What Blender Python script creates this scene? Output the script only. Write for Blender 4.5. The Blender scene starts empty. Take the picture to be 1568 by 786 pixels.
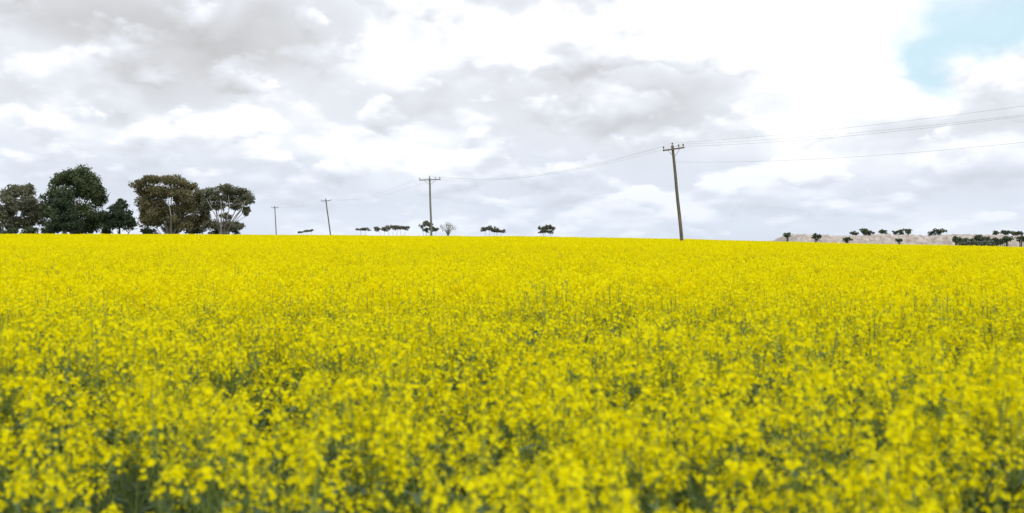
import bpy, math, random
import numpy as np
from mathutils import Vector
random.seed(7); rng=np.random.default_rng(7)
scene=bpy.context.scene
F=1524.0; EYE=1.75; HY=368.0
def W(px,py,d): return Vector(((px-784)/F*d, d, EYE+(HY-py)/F*d))

# ---------------- terrain ----------------
FX=[-400,-120,-60,-25,0,20,38,62,90,160,400]
FZ=[1.3,1.3,1.30,1.24,1.08,0.68,0.04,-1.12,-2.05,-2.3,-2.3]
def tz(x,y):
    x=np.asarray(x,float); y=np.asarray(y,float)
    f=np.interp(x,FX,FZ)
    s=np.clip(y/122.0,0,1)
    back=np.clip((y-128)/220.0,0,1); back=back*back*(3-2*back)
    z=f*s*(1-back)+(-2.2)*back
    z=z+0.035*np.sin(x*0.31+1.3)*np.sin(y*0.23)*np.clip(y/15,0,1)+0.05*np.sin(x*0.09+y*0.05)*np.clip(y/40,0,1)
    return z

# ---------------- materials ----------------
def newmat(name):
    m=bpy.data.materials.new(name); m.use_nodes=True
    nt=m.node_tree; nt.nodes.clear()
    return m,nt
def foliage_mat(name,c1,c2,trans=0.25,scale=0.6,rough=0.7):
    m,nt=newmat(name); N=nt.nodes; L=nt.links
    out=N.new('ShaderNodeOutputMaterial')
    geo=N.new('ShaderNodeNewGeometry')
    noi=N.new('ShaderNodeTexNoise'); noi.inputs['Scale'].default_value=scale; noi.inputs['Detail'].default_value=2
    L.new(geo.outputs['Position'],noi.inputs['Vector'])
    a=N.new('ShaderNodeMath'); a.operation='MULTIPLY'; a.inputs[1].default_value=0.6
    L.new(geo.outputs['Random Per Island'],a.inputs[0])
    b=N.new('ShaderNodeMath'); b.operation='MULTIPLY_ADD'; b.inputs[1].default_value=1.4
    L.new(noi.outputs['Fac'],b.inputs[0]); L.new(a.outputs[0],b.inputs[2])
    c=N.new('ShaderNodeMath'); c.operation='SUBTRACT'; c.inputs[1].default_value=0.5; c.use_clamp=True
    L.new(b.outputs[0],c.inputs[0])
    mix=N.new('ShaderNodeMix'); mix.data_type='RGBA'
    mix.inputs['A'].default_value=(*c1,1); mix.inputs['B'].default_value=(*c2,1)
    L.new(c.outputs[0],mix.inputs['Factor'])
    d=N.new('ShaderNodeBsdfDiffuse'); t=N.new('ShaderNodeBsdfTranslucent')
    L.new(mix.outputs['Result'],d.inputs['Color']); L.new(mix.outputs['Result'],t.inputs['Color'])
    ms=N.new('ShaderNodeMixShader'); ms.inputs[0].default_value=trans
    L.new(d.outputs[0],ms.inputs[1]); L.new(t.outputs[0],ms.inputs[2]); L.new(ms.outputs[0],out.inputs['Surface'])
    return m
def bark_mat(name,c1,c2,scale=3):
    m,nt=newmat(name); N=nt.nodes; L=nt.links
    out=N.new('ShaderNodeOutputMaterial'); p=N.new('ShaderNodeBsdfPrincipled'); p.inputs['Roughness'].default_value=0.85
    tc=N.new('ShaderNodeTexCoord'); mp=N.new('ShaderNodeMapping'); mp.inputs['Scale'].default_value=(6,6,0.6)
    noi=N.new('ShaderNodeTexNoise'); noi.inputs['Scale'].default_value=scale; noi.inputs['Detail'].default_value=5
    L.new(tc.outputs['Object'],mp.inputs['Vector']); L.new(mp.outputs[0],noi.inputs['Vector'])
    r=N.new('ShaderNodeValToRGB'); r.color_ramp.elements[0].position=0.3; r.color_ramp.elements[1].position=0.7
    r.color_ramp.elements[0].color=(*c1,1); r.color_ramp.elements[1].color=(*c2,1)
    L.new(noi.outputs['Fac'],r.inputs[0]); L.new(r.outputs[0],p.inputs['Base Color']); L.new(p.outputs[0],out.inputs['Surface'])
    return m
M_petal=foliage_mat('canola_petal',(0.89,0.79,0.004),(0.96,0.90,0.010),0.42,1.2)
M_bud=foliage_mat('canola_bud',(0.50,0.52,0.02),(0.70,0.66,0.03),0.3,1.2)
M_stem=foliage_mat('canola_stem',(0.19,0.27,0.06),(0.33,0.40,0.12),0.2,2.0)
M_cleaf=foliage_mat('canola_leaf',(0.10,0.15,0.08),(0.20,0.27,0.16),0.3,2.0)
M_pine=foliage_mat('pine_foliage',(0.06,0.085,0.045),(0.17,0.205,0.10),0.25,0.5)  # tree foliage colours, here and below, lightened to stand in for distant haze
M_pine2=foliage_mat('dark_conifer_foliage',(0.045,0.07,0.045),(0.11,0.145,0.085),0.25,0.5)
M_euc=foliage_mat('eucalyptus_foliage',(0.13,0.13,0.07),(0.28,0.25,0.13),0.3,0.35)
M_euc2=foliage_mat('eucalyptus_foliage_grey',(0.13,0.14,0.09),(0.25,0.25,0.17),0.3,0.35)
M_shrub=foliage_mat('shrub_foliage',(0.065,0.09,0.055),(0.15,0.18,0.10),0.2,0.7)
M_shrubg=foliage_mat('saltbush_foliage',(0.12,0.14,0.10),(0.24,0.26,0.19),0.15,0.7)
M_bark=bark_mat('pale_eucalyptus_bark',(0.20,0.18,0.16),(0.38,0.35,0.32),1.5)
M_barkd=bark_mat('dark_bark',(0.09,0.08,0.07),(0.18,0.16,0.14),1.5)
M_wood=bark_mat('weathered_pole_timber',(0.075,0.07,0.055),(0.20,0.175,0.145),2)
M_wood2=bark_mat('grey_green_pole_timber',(0.12,0.13,0.10),(0.26,0.27,0.21),2)
M_ins=bark_mat('ceramic_insulator',(0.10,0.08,0.07),(0.16,0.13,0.11),2)
M_metal=bark_mat('galvanised_steel',(0.18,0.18,0.18),(0.3,0.3,0.3),5)
M_wire=bark_mat('aluminium_wire',(0.30,0.31,0.33),(0.42,0.43,0.45),5)

# ---------------- mesh builder ----------------
class MB:
    def __init__(s): s.v=[];s.f=[];s.m=[];s.n=0
    def add(s,v,f,mi):
        s.v.append(np.asarray(v,float).reshape(-1,3)); s.f.extend([tuple(int(i)+s.n for i in q) for q in f]); s.m.extend([mi]*len(f)); s.n+=len(s.v[-1])
    def tube(s,pts,rad,mi,k=6):
        pts=[np.array(p,float) for p in pts]; V=[];Fc=[]
        for i,p in enumerate(pts):
            t=pts[min(i+1,len(pts)-1)]-pts[max(i-1,0)]; t=t/(np.linalg.norm(t)+1e-9)
            a=np.array([1,0,0]) if abs(t[0])<0.8 else np.array([0,1,0])
            u=np.cross(t,a);u/=np.linalg.norm(u); w=np.cross(t,u)
            for j in range(k):
                an=2*math.pi*j/k; V.append(p+rad[i]*(math.cos(an)*u+math.sin(an)*w))
        for i in range(len(pts)-1):
            for j in range(k):
                Fc.append((i*k+j,i*k+(j+1)%k,(i+1)*k+(j+1)%k,(i+1)*k+j))
        Fc.append(tuple(range((len(pts)-1)*k,len(pts)*k))); Fc.append(tuple(reversed(range(k))))
        s.add(V,Fc,mi)
    def quads(s,C,U,Vv,mi):
        C=np.asarray(C);n=len(C)
        if n==0:return
        V=np.stack([C-U-Vv,C+U-Vv,C+U+Vv,C-U+Vv],1).reshape(-1,3)
        f=(np.arange(n)[:,None]*4+np.arange(4)[None,:])
        s.add(V,f.tolist(),mi)
    def obj(s,name,mats,link=True,smooth=False):
        me=bpy.data.meshes.new(name); V=np.concatenate(s.v)
        me.from_pydata(V.tolist(),[],s.f); 
        for m in mats: me.materials.append(m)
        me.polygons.foreach_set('material_index',np.array(s.m,dtype=np.int32))
        if smooth: me.polygons.foreach_set('use_smooth',np.ones(len(s.f),dtype=bool))
        me.update()
        o=bpy.data.objects.new(name,me)
        if link: scene.collection.objects.link(o)
        return o
def rand_unit(n):
    a=rng.normal(size=(n,3)); return a/np.linalg.norm(a,axis=1,keepdims=True)
def rand_quads(mb,C,size,mi,aspect=0.7,var=0.35):
    n=len(C)
    u=rand_unit(n); w=np.cross(u,rand_unit(n)); w/=np.linalg.norm(w,axis=1,keepdims=True)+1e-9
    s=(size*(1+var*rng.normal(size=n)).clip(0.4,2))[:,None]*0.5
    mb.quads(C,u*s,w*s*aspect,mi)

# ---------------- ground ----------------
xs=np.unique(np.concatenate([np.linspace(-4000,-400,14),np.linspace(-400,-100,16),np.linspace(-100,110,106),np.linspace(110,400,16),np.linspace(400,4000,14)]))
ys=np.unique(np.concatenate([np.linspace(-60,0,8),np.linspace(0,140,71),np.linspace(140,400,40),np.linspace(400,5000,20)]))
X,Y=np.meshgrid(xs,ys); Z=tz(X,Y)
nx,ny=len(xs),len(ys)
g=MB()
idx=np.arange(nx*ny).reshape(ny,nx)
fa=np.stack([idx[:-1,:-1],idx[:-1,1:],idx[1:,1:],idx[1:,:-1]],-1).reshape(-1,4)
g.add(np.stack([X,Y,Z],-1).reshape(-1,3),fa.tolist(),0)
m,nt=newmat('paddock_soil'); N=nt.nodes;L=nt.links
out=N.new('ShaderNodeOutputMaterial');p=N.new('ShaderNodeBsdfPrincipled');p.inputs['Roughness'].default_value=0.95
geo=N.new('ShaderNodeNewGeometry');n1=N.new('ShaderNodeTexNoise');n1.inputs['Scale'].default_value=3;n1.inputs['Detail'].default_value=8
L.new(geo.outputs['Position'],n1.inputs['Vector'])
r=N.new('ShaderNodeValToRGB');r.color_ramp.elements[0].color=(0.05,0.07,0.03,1);r.color_ramp.elements[1].color=(0.15,0.16,0.08,1)
r.color_ramp.elements[0].position=0.35;r.color_ramp.elements[1].position=0.7
L.new(n1.outputs['Fac'],r.inputs[0]);L.new(r.outputs[0],p.inputs['Base Color']);L.new(p.outputs[0],out.inputs['Surface'])
g.obj('ground',[m],smooth=True)

# ---------------- canola prototypes ----------------
PM=[M_petal,M_bud,M_stem,M_cleaf]
def flower_full(mb,c,nrm,s):
    n=len(c)
    t=np.cross(nrm,rand_unit(n)); t/=np.linalg.norm(t,axis=1,keepdims=True)+1e-9
    b=np.cross(nrm,t)
    for k in range(4):
        a=k*math.pi/2
        d=math.cos(a)*t+math.sin(a)*b; e=-math.sin(a)*t+math.cos(a)*b
        cup=0.25+0.15*rng.normal(size=(n,1))
        cc=c+d*s*0.34+nrm*s*cup*0.3
        mb.quads(cc,(d+nrm*cup)*s*0.27,e*s*0.25,0)
def raceme(mb,top,axis,lod,sc=1.0):
    axis=axis/np.linalg.norm(axis)
    if lod==0:
        n=rng.integers(9,19); ln=rng.uniform(0.05,0.10)*sc; R=0.034*sc
        h=rng.uniform(0,1,n)**0.8; an=rng.uniform(0,6.28,n)
        rr=R*(1.0-0.55*h**2)*rng.uniform(0.7,1.3,n)
        nr=np.stack([np.cos(an),np.sin(an),0.35+0.9*h],1)
        c=top[None,:]-axis*((1-h)*ln)[:,None]+np.stack([np.cos(an)*rr,np.sin(an)*rr,0*rr],1)
        nr/=np.linalg.norm(nr,axis=1,keepdims=True)
        flower_full(mb,c,nr,0.0160*sc)
        nb=7; rand_quads(mb,top+rng.normal(size=(nb,3))*0.005+np.array([0,0,0.006]),0.009,1,0.8)
        for k in range(rng.integers(3,8)):
            a=rng.uniform(0,6.28); q=top-axis*(ln+rng.uniform(0.0,0.12)); d=np.array([math.cos(a),math.sin(a),0.8])*rng.uniform(0.02,0.045)
            e=np.array([-math.sin(a),math.cos(a),0])*0.0016
            mb.quads([q+d*0.5],np.array([d*0.5]),np.array([e]),2)
    elif lod==1:
        n=rng.integers(11,18); ln=rng.uniform(0.05,0.10)*sc
        h=rng.uniform(0,1,n); an=rng.uniform(0,6.28,n); rr=0.030*(1-0.5*h*h)
        c=top[None,:]-axis*((1-h)*ln)[:,None]+np.stack([np.cos(an)*rr,np.sin(an)*rr,0*rr],1)
        rand_quads(mb,c,0.020,0,0.9)
    else:
        n=5
        h=rng.uniform(0,1,n); an=rng.uniform(0,6.28,n)
        c=top[None,:]-axis*((1-h)*0.09)[:,None]+np.stack([np.cos(an)*.02,np.sin(an)*.02,0*an],1)
        rand_quads(mb,c,0.038,0,0.9)
def stem(mb,P,r,lod):
    if lod==0: mb.tube(P,np.linspace(r,r*0.5,len(P)),2,3)
    else:
        for i in range(len(P)-1):
            a=np.array(P[i]);b=np.array(P[i+1]); d=(b-a)/2
            an=rng.uniform(0,3.14); e=np.array([math.cos(an),math.sin(an),0])*r*0.6
            mb.quads([(a+b)/2],np.array([d]),np.array([e]),2)
def canola(mb,bx,by,lod,H):
    lean=rng.normal(size=2)*0.06
    top=np.array([bx+lean[0],by+lean[1],H])
    def main(t): return np.array([bx+lean[0]*t*t,by+lean[1]*t*t,H*t])
    stem(mb,[main(t) for t in ((0,.35,.7,0.97) if lod==0 else (0,.35,.7,.92) if lod==1 else (0.5,0.9))],0.0045,lod)
    raceme(mb,top,np.array([lean[0],lean[1],H]),lod,1.1)
    nb={0:rng.integers(6,12),1:rng.integers(7,12),2:6}[lod]
    for i in range(nb):
        t0=rng.uniform(0.45,0.82); a=rng.uniform(0,6.28); ln=rng.uniform(0.06,0.22)
        h1=H*(1-0.24*rng.uniform(0,1)**1.2) if i<nb-1 else H*rng.uniform(0.6,.8)
        p0=main(t0); d=np.array([math.cos(a),math.sin(a),0])
        p2=np.array([p0[0],p0[1],max(h1,p0[2]+0.08)])+d*ln
        p1=(p0+p2)/2+d*ln*0.25-np.array([0,0,0.03])
        if lod<2: stem(mb,[p0,p1,p2],0.0025,lod)
        raceme(mb,p2,p2-p1,lod,rng.uniform(0.7,1.1))
    if lod<2:
        for i in range(12 if lod==0 else 4):
            t0=rng.uniform(0.15,0.8); a=rng.uniform(0,6.28); l=rng.uniform(0.06,0.17)*(1.2-t0)
            p0=main(t0); d=np.array([math.cos(a),math.sin(a),rng.uniform(0.1,0.8)]); e=np.array([-math.sin(a),math.cos(a),0])
            m1=p0+d*l; d2=d*np.array([1,1,-0.4]); m2=m1+d2*l*0.8; w=l*0.22
            V=[p0,m1-e*w,m1+e*w,m2-e*w*0.7,m2+e*w*0.7,m2+d2*l*0.4]
            mb.add(V,[(0,1,2),(1,3,4,2),(3,5,4)],3)
    else:
        c=np.array([[bx,by,H*0.5]]*3)+rng.normal(size=(3,3))*0.06
        rand_quads(mb,c,0.13,3,0.4)
def proto_coll(name,lod,count):
    col=bpy.data.collections.new(name)
    for i in range(count):
        mb=MB()
        if lod<2: canola(mb,0,0,lod,rng.uniform(1.02,1.20))
        else:
            for k in range(34): canola(mb,rng.uniform(-.6,.6),rng.uniform(-.6,.6),2,rng.uniform(1.0,1.2))
        o=mb.obj('canola_plant' if lod<2 else 'canola_patch',PM,link=False); col.objects.link(o)
    return col
def gn_instances(name,P,R,S,I,col,parent):
    me=bpy.data.meshes.new(name); me.from_pydata(P.tolist(),[],[])
    a=me.attributes.new('rot','FLOAT_VECTOR','POINT'); a.data.foreach_set('vector',R.astype(np.float32).ravel())
    a=me.attributes.new('scl','FLOAT_VECTOR','POINT'); a.data.foreach_set('vector',S.astype(np.float32).ravel())
    a=me.attributes.new('idx','INT','POINT'); a.data.foreach_set('value',I.astype(np.int32))
    o=bpy.data.objects.new(name,me); scene.collection.objects.link(o); o.parent=parent
    ng=bpy.data.node_groups.new(name+'_gn','GeometryNodeTree')
    ng.interface.new_socket('Geometry',in_out='INPUT',socket_type='NodeSocketGeometry')
    ng.interface.new_socket('Geometry',in_out='OUTPUT',socket_type='NodeSocketGeometry')
    N=ng.nodes;L=ng.links
    gi=N.new('NodeGroupInput');go=N.new('NodeGroupOutput')
    ci=N.new('GeometryNodeCollectionInfo');ci.inputs['Collection'].default_value=col
    ci.inputs['Separate Children'].default_value=True;ci.inputs['Reset Children'].default_value=True
    ip=N.new('GeometryNodeInstanceOnPoints'); ip.inputs['Pick Instance'].default_value=True
    def na(nm,t):
        n=N.new('GeometryNodeInputNamedAttribute'); n.data_type=t; n.inputs['Name'].default_value=nm
        return [s for s in n.outputs if s.enabled and s.name=='Attribute'][0]
    L.new(gi.outputs[0],ip.inputs['Points']);L.new(ci.outputs[0],ip.inputs['Instance'])
    L.new(na('idx','INT'),ip.inputs['Instance Index']);L.new(na('rot','FLOAT_VECTOR'),ip.inputs['Rotation']);L.new(na('scl','FLOAT_VECTOR'),ip.inputs['Scale'])
    L.new(ip.outputs[0],go.inputs[0])
    md=o.modifiers.new('instances','NODES'); md.node_group=ng
    return o
field=bpy.data.objects.new('canola_field',None); scene.collection.objects.link(field)
def hn(x,y):
    return 0.5*np.sin(x*1.7+np.sin(y*1.1)*1.5)+0.5*np.sin(y*1.3+x*0.6+2)
def scatter(y0,y1,dens,margin):
    w=0.58*y1+margin; n=int(2*w*(y1-y0)*dens)
    x=rng.uniform(-w,w,n); y=rng.uniform(y0,y1,n)
    k=np.abs(x)<0.58*y+margin
    return x[k],y[k]
x,y=scatter(1.55,9,33,2.5)
keep=rng.uniform(size=len(x))<np.clip(0.84+0.35*hn(x*1.6,y*1.6),0.3,1)*np.clip(0.70+(y-1.6)*0.13,0,1)
gap=np.maximum(np.exp(-((x+1.10)/0.5)**2-((y-2.2)/0.6)**2),0.9*np.exp(-((x+1.75)/0.30)**2-((y-3.8)/0.4)**2))
keep&=rng.uniform(size=len(x))>gap*0.97
x,y=x[keep],y[keep];n=len(x)
hs=(1+0.05*hn(x,y)+0.06*rng.normal(size=n))*(1-0.05*np.clip((3.5-y)/2,0,1))
gn_instances('foreground_plants',np.stack([x,y,tz(x,y)],1),np.stack([rng.normal(size=n)*.06,rng.normal(size=n)*.06,rng.uniform(0,6.28,n)],1),np.stack([hs,hs,hs],1),rng.integers(0,12,n),proto_coll('canola_near',0,12),field)
x,y=scatter(9,36,26,3.5);n=len(x)
hs=1+0.03*hn(x*.7,y*.7)+0.045*rng.normal(size=n)
gn_instances('middle_plants',np.stack([x,y,tz(x,y)],1),np.stack([rng.normal(size=n)*.06,rng.normal(size=n)*.06,rng.uniform(0,6.28,n)],1),np.stack([hs*1.1,hs*1.1,hs],1),rng.integers(0,10,n),proto_coll('canola_mid',1,10),field)
gx=np.arange(-90,95,1.12); gy=np.arange(36.3,127,1.12)
GX,GY=np.meshgrid(gx,gy); x=GX.ravel();y=GY.ravel(); k=np.abs(x)<0.58*y+7; x=x[k];y=y[k];n=len(x)
x=x+rng.uniform(-.1,.1,n);y=y+rng.uniform(-.1,.1,n)
hs=1+0.03*hn(x*.3,y*.3)+0.02*rng.normal(size=n)
gn_instances('distant_plants',np.stack([x,y,tz(x,y)],1),np.stack([0*x,0*x,rng.integers(0,4,n)*math.pi/2+rng.normal(size=n)*.1],1),np.stack([1+0*hs,1+0*hs,hs],1),rng.integers(0,10,n),proto_coll('canola_far',2,10),field)

# ---------------- trees ----------------
def make_tree(name,base_px,d,blobs,leafmat,barkmat,leaf=0.3,dens=1.0,trunk_r=0.3,trunks=None,sub=16,yjit=0.4,up=0.0,ks=(0.28,0.48),flat=0.55,tk=0.75):
    """blobs: crown masses (px,py,rx,ry) converted to metres at the tree's own distance."""
    mb=MB(); bx=(base_px-784)/F*d
    bz=float(tz(bx,d))-0.1
    base=np.array([bx,d,bz])
    for (px,py,rx,ry) in blobs:
        c=np.array(W(px,py,d)); RX=rx/F*d; RZ=ry/F*d; RY=RX*0.9
        c[1]+=rng.uniform(-1,1)*RX*yjit
        R3=np.array([RX,RY,RZ]); subs=[]
        for i in range(sub):
            u=rand_unit(1)[0]
            if u[2]<-0.35: u[2]*=-1
            rr=rng.uniform(0.6,0.9) if i>sub*0.25 else rng.uniform(0,0.5)
            k=rng.uniform(*ks)
            subs.append((c+u*rr*R3,np.array([RX,RY,max(RZ,RX*flat)])*k))
        for sc,sr in subs:
            area=4*sr[0]*sr[2]
            n=int(max(14,area/(leaf*leaf)*3.0*dens))
            u=rand_unit(n)*(rng.uniform(0,1,n)**0.4)[:,None]
            rand_quads(mb,sc+u*sr,leaf,0,0.6)
            # loose outer sprigs
            n2=n//5
            rand_quads(mb,sc+rand_unit(n2)*sr*rng.uniform(1.0,1.4,(n2,1)),leaf*0.8,0,0.5)
        cc=c-np.array([0,0,RZ*0.55])
        for sc,sr in subs[:6]:
            mid=(c+sc)/2-np.array([0,0,RZ*0.25])
            mb.tube([cc,mid,sc],[trunk_r*0.16,trunk_r*0.11,trunk_r*0.04],1,4)
        sp=base+np.array([rng.uniform(-.2,.2),0,0]); t1=np.array([bx*0.8+cc[0]*0.2,base[1],bz+(cc[2]-bz)*0.35]); t2=np.array([bx*.45+cc[0]*.55,(base[1]+cc[1])/2,bz+(cc[2]-bz)*0.7])
        t1+=rng.normal(size=3)*0.15; t2+=rng.normal(size=3)*0.2
        mb.tube([sp,t1,t2,cc],[trunk_r*.8*tk/.75,trunk_r*0.55*tk/.75,trunk_r*0.35*tk/.75,trunk_r*0.18],1,6)
    if trunks:
        for path in trunks:
            P=[np.array(W(a,b,d+dd)) for a,b,dd in path]; 
            mb.tube(P,np.linspace(trunk_r*tk,trunk_r*0.2,len(P)),1,6)
    return mb.obj(name,[leafmat,barkmat])
D=180
make_tree('gum_tree',22,D+6,[(14,299,20,18),(42,297,18,15),(30,318,28,20),(6,330,20,20),(52,330,18,20),(30,344,34,14)],M_euc2,M_barkd,0.32,1.0)
make_tree('pine_tree',112,D+4,[(118,273,28,19),(98,281,22,18),(142,286,17,17),(122,298,36,20),(88,308,24,20),(146,308,17,18),(120,325,42,20),(80,330,22,20),(152,338,16,16),(105,345,44,14)],M_pine,M_barkd,0.28,1.0,0.35)
make_tree('pine_tree',98,D-4,[(98,301,13,12),(97,315,18,14),(98,332,22,16),(98,348,26,12)],M_pine2,M_barkd,0.26,1.5,0.3)
make_tree('pine_tree',182,D+2,[(186,317,12,11),(184,330,20,14),(178,344,28,14),(200,344,9,12),(165,340,14,16)],M_pine2,M_barkd,0.28,1.2,0.25)
make_tree('eucalyptus_tree',262,D,[(216,286,18,10),(238,278,20,9),(264,279,22,10),(286,290,18,12),(230,299,24,12),(256,299,28,14),(282,305,24,15),(226,318,20,15),(252,322,26,18),(284,325,26,18),(304,310,14,16),(238,342,28,16),(270,343,28,16),(300,343,22,14),(312,330,10,22),(222,336,12,18)],M_euc,M_bark,0.25,1.0,0.24,sub=15,
  trunks=[[(262,360,-1),(262,330,-3),(258,305,-3)]])
make_tree('eucalyptus_tree',341,D-2,[(322,297,16,9),(345,293,20,9),(366,297,18,9),(381,304,10,7),(328,306,16,9),(352,306,20,9),(374,312,15,9),(316,320,11,16),(376,326,9,10),(352,350,24,8),(322,347,14,12),(384,309,8,6),(334,318,13,9),(362,319,12,8),(346,334,9,8)],M_euc2,M_bark,0.23,0.95,0.17,sub=15,
  trunks=[[(341,360,-2),(334,338,-4),(324,318,-4),(316,304,-3)],[(342,360,-2),(348,335,-5),(352,315,-5),(350,300,-4)],[(345,360,-2),(358,338,-4),(370,322,-4),(376,308,-3)],[(338,358,-4),(340,330,-5),(338,306,-4)]])
def shrub(name,d,blobs,mat,leaf=0.25,dens=1.0):
    mb=MB()
    for (px,py,rx,ry) in blobs:
        c=np.array(W(px,py,d)); R=np.array([rx,rx*0.8,ry])/F*d
        c[1]+=rng.uniform(-.4,.4)*R[0]
        gz=float(tz(c[0],c[1])) 
        for i in range(10):
            u=rand_unit(1)[0]; sc=c+u*R*rng.uniform(0.3,0.75); sr=R*rng.uniform(0.3,0.5)
            sr[2]=max(sr[2],sr[0]*0.5)
            n=int(max(14,sr[0]*sr[2]/(leaf*leaf)*12*dens))
            rand_quads(mb,sc+rand_unit(n)*(rng.uniform(0,1,n)**0.5)[:,None]*sr,leaf,0,0.6)
            mb.tube([(c[0],c[1],min(gz,c[2]-R[2])),tuple((c+sc)/2-np.array([0,0,R[2]*.3])),tuple(sc)],[0.05,0.035,0.015],1,4)
    return mb.obj(name,[mat,M_barkd])
shrub('undergrowth',D+3,[(10,354,20,8),(45,354,20,8),(75,353,14,9),(125,352,22,10),(160,353,16,8),(225,353,18,8),(262,352,22,9),(300,352,20,9),(335,354,16,7),(360,353,14,6)],M_shrub,0.28)
d2=330
def umb(cx,cy,w,h,d,mat=M_euc2,name='eucalyptus_tree',leaf=0.30):
    bl=[];n=max(2,int(w/7))
    for i in range(n):
        t=(i+0.5)/n*2-1
        bl.append((cx+t*w*0.42,cy+abs(t)**2*h*0.45+random.uniform(-1,1),w/n*0.8,h*0.42))
    return make_tree(name,cx+random.uniform(-2,2),d,bl,mat,M_barkd,leaf,1.1,0.16,sub=9,flat=0.4)
umb(556,352,20,8,d2)
umb(585,351,20,11,d2); umb(602,349,26,12,d2+6); umb(617,350,18,10,d2)
umb(652,344,22,14,d2); umb(660,351,26,12,d2,M_shrub)
umb(750,351,26,12,d2-20); umb(764,354,18,9,d2-20)
umb(839,349,28,12,d2-30); umb(834,355,24,8,d2-30)
umb(474,354,16,5,d2+40); umb(460,356,10,4,d2+40)
mb=MB(); b0=np.array(W(686,362,d2))
for i in range(22):
    a=random.uniform(-1,1); e=np.array(W(686+a*13+random.uniform(-2,2),342+abs(a)*7+random.uniform(-1,4),d2+random.uniform(-2,2)))
    mid=(b0*0.5+e*0.5)+np.array([-a*0.5,0,0.3]); mb.tube([b0-np.array([0,0,1.5]),b0,mid,e],[0.13,0.11,0.07,0.04],1,4)
    rand_quads(mb,e+rng.normal(size=(14,3))*0.45,0.22,0,0.5)
mb.obj('dead_tree',[M_euc2,M_bark])

# ---------------- sand bank on the right ----------------
m,nt=newmat('pale_gravel'); N=nt.nodes;L=nt.links
out=N.new('ShaderNodeOutputMaterial');p=N.new('ShaderNodeBsdfPrincipled');p.inputs['Roughness'].default_value=0.95
geo=N.new('ShaderNodeNewGeometry');n1=N.new('ShaderNodeTexNoise');n1.inputs['Scale'].default_value=0.9;n1.inputs['Detail'].default_value=9;n1.inputs['Roughness'].default_value=0.7
L.new(geo.outputs['Position'],n1.inputs['Vector'])
r=N.new('ShaderNodeValToRGB');r.color_ramp.elements[0].color=(0.29,0.235,0.20,1);r.color_ramp.elements[1].color=(0.58,0.52,0.46,1)
r.color_ramp.elements[0].position=0.36;r.color_ramp.elements[1].position=0.62
L.new(n1.outputs['Fac'],r.inputs[0]);L.new(r.outputs[0],p.inputs['Base Color']);L.new(p.outputs[0],out.inputs['Surface'])
mb=MB(); d=200
us=np.linspace(50,230,240); vs=np.linspace(-9,30,28); V=[];
for u in us:
    e=min(1,max(0,(u-51)/7)); e=e*e*(3-2*e)
    topz=EYE+(HY-361.0)/F*d+0.15*math.sin(u*0.35)+0.12*math.sin(u*1.1+1)+0.08*math.sin(u*2.7)
    for v in vs:
        s=min(1,max(0,(v+8)/6.5)); s=s*s*(3-2*s); bk=min(1,max(0,(v-8)/20)); s*=(1-bk*bk*0.9)
        z=-2.4+(topz+2.4)*s*e+ (0.12*math.sin(u*3.1+v*2.3)+0.1*random.uniform(-1,1))*s*e
        V.append((u,d+v+0.8*math.sin(u*0.22),z))
nv=len(vs); fc=[(i*nv+j,(i+1)*nv+j,(i+1)*nv+j+1,i*nv+j+1) for i in range(len(us)-1) for j in range(nv-1)]
mb.add(V,fc,0); mb.obj('gravel_embankment',[m])
shrub('shrub',196,[(1206,360,9,4)],M_shrub)
shrub('shrub',190,[(1249,364,10,6)],M_shrub)
shrub('shrub',188,[(1297,367,9,3.5)],M_shrub)
shrub('shrub',204,[(1308,357,8,3.5),(1322,355,12,5),(1334,357,6,4)],M_shrub)
shrub('shrub',204,[(1354,356,10,4),(1370,356,8,4)],M_shrub)
shrub('shrub',204,[(1380,355,8,5),(1392,355,9,5)],M_shrub)
shrub('shrub',204,[(1436,355,12,4.5),(1428,358,8,3)],M_shrub)
shrub('shrub',188,[(1378,368,7,3.5)],M_shrub)
shrub('shrub',186,[(1464,367,10,6),(1480,369,14,5),(1497,366,14,8),(1512,367,12,6),(1524,369,14,5),(1540,366,12,5)],M_shrub)
shrub('shrub',186,[(1490,373,26,3),(1530,372,20,4)],M_shrubg)
shrub('shrub',204,[(1524,357,9,3),(1540,356,12,3),(1558,357,12,3),(1580,356,14,4),(1610,355,16,5)],M_shrub)
shrub('shrub',184,[(1562,365,10,5),(1580,368,16,6),(1620,367,20,7)],M_shrub)

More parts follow.
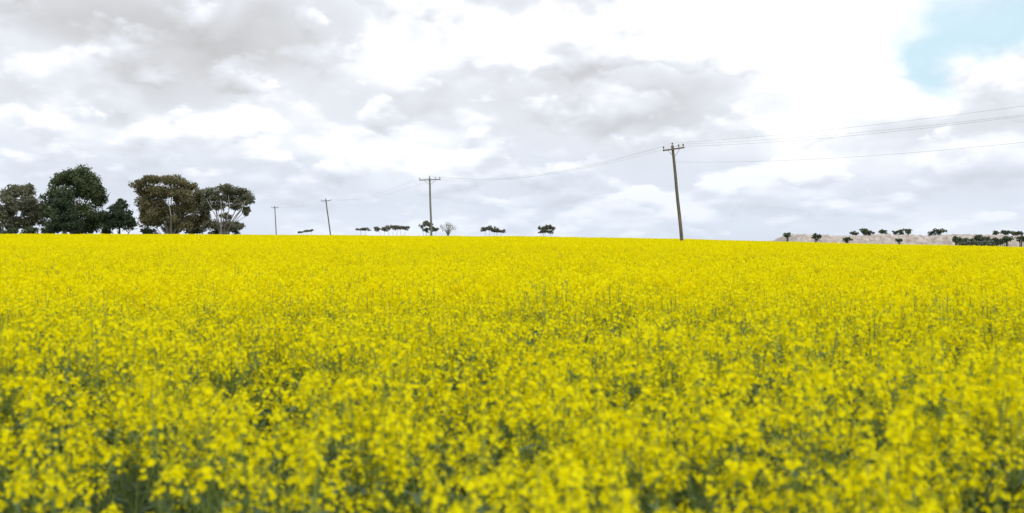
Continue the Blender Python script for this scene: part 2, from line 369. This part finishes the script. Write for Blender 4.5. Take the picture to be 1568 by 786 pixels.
# ---------------- utility poles ----------------
def pole(top_px,top_py,base_px,base_py,d,arm,tilt,mat,adir,rb=0.17,rt=0.11,ny=3,arm_drop=0.45):
    e=bpy.data.objects.new('utility_pole',None); scene.collection.objects.link(e)
    T=np.array(W(top_px,top_py,d)); B=np.array(W(base_px,base_py,d))
    dirv=(B-T)/(T[2]-B[2]); gz=float(tz(B[0],d))-0.4
    B2=T+dirv*(T[2]-gz)
    e.location=Vector(B2)
    def ch(mb,name,mats,smooth=False):
        mb.v=[v-B2 for v in mb.v]
        o=mb.obj(name,mats,smooth=smooth); o.parent=e; return o
    mb=MB(); ts=np.linspace(0,1,9)
    P=[B2*(1-t)+T*t+rng.normal(size=3)*0.012 for t in ts]; mb.tube(P,list(rb+(rt-rb)*ts),0,12); ch(mb,'shaft',[mat],False)
    a=np.array([adir[0],adir[1],tilt]); a/=np.linalg.norm(a)
    c=T+dirv*arm_drop; f=np.array([-a[1],a[0],0]); f/=np.linalg.norm(f); u=np.cross(a,f)
    if u[2]<0:u=-u
    c=c-f*np.sign(f[1])*(rt+0.05)
    mb=MB(); h=arm/2
    V=[c+a*sx*h+f*sy*0.055+u*sz*0.07 for sx in(-1,1) for sy in(-1,1) for sz in(-1,1)]
    mb.add(V,[(0,1,3,2),(4,6,7,5),(0,4,5,1),(2,3,7,6),(0,2,6,4),(1,5,7,3)],0); ch(mb,'crossarm',[mat])
    mb=MB()
    for s in(-1,1):
        mb.tube([c+a*s*h*0.55-u*0.07,T+dirv*(arm_drop+0.75)-f*np.sign(f[1])*rt],[0.022,0.022],0,5)
    ch(mb,'braces',[M_metal])
    att=[]; mb=MB()
    for s in ([-0.93,0.93] if ny==2 else [-0.93,0.93,0.5]):
        q=c+a*s*h+u*0.07
        prof=[(0,.018),(.10,.018),(.11,.055),(.15,.075),(.17,.045),(.20,.065),(.24,.05),(.28,.035),(.30,.01)]
        mb.tube([q+u*z for z,_ in prof],[w*1.1 for _,w in prof],0,8); att.append(q+u*0.26)
    q=T; prof=[(-.02,.02),(.08,.02),(.09,.06),(.13,.075),(.16,.045),(.2,.06),(.25,.03)]
    mb.tube([q+np.array([0,0,z]) for z,_ in prof],[w*1.1 for _,w in prof],0,8); att.append(q+np.array([0,0,.2]))
    ch(mb,'insulators',[M_ins])
    att.append(T+dirv*1.5)
    return att
ad=(0.9,0.43)
A1=pole(1029,223,1044,366,90,2.3,0.16,M_wood,ad,0.17,0.12,arm_drop=0.35)
A2=pole(658,272,660.5,361,145,3.15,0.05,M_wood2,(1,0.25),0.17,0.12,arm_drop=0.35)
A3=pole(499,305,506,359,244,2.4,0.08,M_wood,(1,0.3),0.17,0.13,ny=2)
A4=pole(421,316,423,359,310,2.2,0.02,M_wood,(1,0.3),0.17,0.13,ny=2)
A4=[A4[0],A4[1],A4[0]*.5+A4[1]*.5,A4[2],A4[3]]
A3=[A3[0],A3[1],A3[0]*.3+A3[1]*.7,A3[2],A3[3]]
A0=pole(784+F*45/36,HY-8.9*F/36,784+F*45/36,HY+1.0*F/36,36,2.4,0.03,M_wood,ad)
mb=MB()
def span(a,b,sag,r,n=28):
    a=np.array(a);b=np.array(b); mb.tube([a*(1-t)+b*t-np.array([0,0,4*sag*t*(1-t)]) for t in np.linspace(0,1,n)],[r]*n,0,4)
for k,s in ((0,1.2),(1,1.0),(3,0.8),(4,1.3)):
    span(A1[k],A0[k],s,0.007)
for k,s in ((0,1.5),(1,1.4),(3,1.5)):
    span(A2[k],A1[k],s,0.007)
for k,s in ((0,1.3),(1,1.3)):
    span(A3[k],A2[k],s,0.007); span(A4[k],A3[k],0.9,0.007)
mb.obj('power_line_wires',[M_wire])

# ---------------- world / sky ----------------
ELEV=math.radians(52); ROT=math.radians(150)
w=bpy.data.worlds.new('World'); scene.world=w; w.use_nodes=True
try: w.cycles.sampling_method='NONE'
except Exception: pass
nt=w.node_tree; N=nt.nodes; L=nt.links; N.clear()
out=N.new('ShaderNodeOutputWorld'); bg=N.new('ShaderNodeBackground'); bg.inputs['Strength'].default_value=0.1
L.new(bg.outputs[0],out.inputs['Surface'])
sky=N.new('ShaderNodeTexSky'); sky.sky_type='NISHITA'; sky.sun_disc=False; sky.sun_elevation=ELEV; sky.sun_rotation=ROT
tc=N.new('ShaderNodeTexCoord'); sp=N.new('ShaderNodeSeparateXYZ'); L.new(tc.outputs['Generated'],sp.inputs[0])
def val(x,sock):
    if isinstance(x,(int,float)): sock.default_value=x
    else: L.new(x,sock)
def M(op,a,b=0.0,c=None,clamp=False):
    n=N.new('ShaderNodeMath'); n.operation=op; n.use_clamp=clamp
    val(a,n.inputs[0]); val(b,n.inputs[1])
    if c is not None: val(c,n.inputs[2])
    return n.outputs[0]
dx,dy,dz=sp.outputs
zc=M('MAXIMUM',dz,0.0)
h=M('MULTIPLY',M('LOGARITHM',M('ADD',zc,0.20),math.e),0.62)
def V3(a,b,c):
    n=N.new('ShaderNodeCombineXYZ'); val(a,n.inputs[0]);val(b,n.inputs[1]);val(c,n.inputs[2]); return n.outputs[0]
def noise(v,scale,detail=6,rough=0.5,dist=0.0):
    n=N.new('ShaderNodeTexNoise'); n.inputs['Scale'].default_value=scale;n.inputs['Detail'].default_value=detail;n.inputs['Roughness'].default_value=rough;n.inputs['Distortion'].default_value=dist
    L.new(v,n.inputs['Vector']); return n.outputs['Fac']
def off(dxo,dyo,dzo): return V3(M('ADD',dx,dxo),M('ADD',dy,dyo),M('ADD',h,dzo))
def sstep(x,a,b):
    n=N.new('ShaderNodeMapRange'); n.interpolation_type='SMOOTHSTEP'; val(x,n.inputs['Value']); n.inputs['From Min'].default_value=a;n.inputs['From Max'].default_value=b
    return n.outputs[0]
az=M('ARCTAN2',dx,dy)
wob=noise(off(5,2,1),10,5,0.5); wob2=noise(off(1,7,3),10,5,0.5)
azw=M('ADD',az,M('MULTIPLY',M('SUBTRACT',wob,0.5),0.15)); elw=M('ADD',dz,M('MULTIPLY',M('SUBTRACT',wob2,0.5),0.08))
def blob(px,py,sx,sy):
    a0=math.atan((px-784)/F); e0=math.sin(math.atan((HY-py)/F*math.cos(a0)))
    u=M('DIVIDE',M('SUBTRACT',azw,a0),sx/F); v=M('DIVIDE',M('SUBTRACT',elw,e0),sy/F)
    r2=M('ADD',M('MULTIPLY',u,u),M('MULTIPLY',v,v))
    return M('EXPONENT',M('MULTIPLY',r2,-1.0))
# soft stratocumulus layer
nb=noise(off(0,0,0),6,4,0.5,0.0)
Lv=M('MULTIPLY_ADD',M('SUBTRACT',nb,0.5),1.0,0.64)
for (px,py,sx,sy,amp) in [(350,60,200,72,-0.46),(60,20,120,50,-0.16),(1000,165,180,38,-0.38),(200,150,150,30,-0.10),(620,85,65,55,0.45),(910,38,110,30,0.50),(1250,60,170,80,0.75),(1230,215,80,50,0.35),(740,20,70,25,-0.2),(400,185,80,20,0.38),(600,235,100,24,0.38),(90,190,120,34,0.30),(60,75,90,22,0.2),(1000,300,300,18,-0.10),(1500,210,90,55,-0.15),(1525,100,45,20,0.5),(1400,155,50,14,0.3)]:
    Lv=M('MULTIPLY_ADD',blob(px,py,sx,sy),amp,Lv)
def puffs(ox,oz,scale,det,lo,hi,delta,k,base):
    a=noise(off(ox,0.1,oz),scale,det,0.5,0.0); b=noise(off(ox,0.1,oz+delta),scale,3,0.5,0.0)
    mk=sstep(a,lo,hi)
    return M('MULTIPLY',mk,M('ADD',M('MULTIPLY',M('SUBTRACT',a,b),k),base))
pf=M('ADD',puffs(0.3,0,7,6,0.48,0.56,0.035,2.4,0.03),puffs(3.3,0.7,14,5,0.49,0.56,0.022,2.0,0.01))
Lt=M('ADD',Lv,pf)
Lc=M('MINIMUM',M('MAXIMUM',Lt,0.0),1.0)
r=N.new('ShaderNodeValToRGB'); L.new(Lc,r.inputs[0]); cr=r.color_ramp
cr.elements[0].position=0.0; cr.elements[0].color=(0.56,0.57,0.58,1)
cr.elements[1].position=1.0; cr.elements[1].color=(1.18,1.18,1.18,1)
e=cr.elements.new(0.35); e.color=(0.70,0.715,0.745,1)
e=cr.elements.new(0.65); e.color=(0.84,0.87,0.93,1)
def mix(f,a,b,bt='MIX'):
    n=N.new('ShaderNodeMix'); n.data_type='RGBA'; n.blend_type=bt; val(f,n.inputs['Factor'])
    for x,s in((a,'A'),(b,'B')):
        if isinstance(x,tuple): n.inputs[s].default_value=x
        else: L.new(x,n.inputs[s])
    return n.outputs['Result']
low=M('SUBTRACT',1.0,sstep(dz,0.0,0.16))
col=mix(M('MULTIPLY',low,0.6),r.outputs[0],(0.68,0.77,0.92,1))
c10=mix(1.0,col,(10,10,10,1),'MULTIPLY')
gapm=M('ADD',blob(1490,40,95,50),M('MULTIPLY',blob(1415,115,50,36),0.95))
gapm=M('SUBTRACT',gapm,M('MULTIPLY',blob(1540,115,60,26),1.1))
gm=sstep(gapm,0.1,0.9)
skyc=mix(0.8,sky.outputs[0],(6.9,9.4,10.6,1))
fin=mix(M('MULTIPLY',gm,0.9),c10,skyc)
L.new(fin,bg.inputs['Color'])

# ---------------- sun ----------------
s=bpy.data.lights.new('sun','SUN'); s.energy=1.5; s.angle=math.radians(14); s.color=(1,0.97,0.92)
so=bpy.data.objects.new('sun',s); scene.collection.objects.link(so)
sd=Vector((math.sin(ROT)*math.cos(ELEV),math.cos(ROT)*math.cos(ELEV),math.sin(ELEV)))
so.rotation_euler=sd.to_track_quat('Z','Y').to_euler(); so.location=(0,-10,30)

# ---------------- camera ----------------
cd=bpy.data.cameras.new('camera'); cd.lens=36*F/1568; cd.sensor_width=36; cd.clip_end=12000; cd.clip_start=0.05
cd.dof.use_dof=True; cd.dof.focus_distance=60; cd.dof.aperture_fstop=2.5
co=bpy.data.objects.new('camera',cd); scene.collection.objects.link(co); co.location=(0,0,EYE)
co.rotation_euler=(math.radians(90)-math.atan(25/F),0,0); scene.camera=co
scene.view_settings.view_transform='Standard'; scene.view_settings.look='None'; scene.view_settings.exposure=0
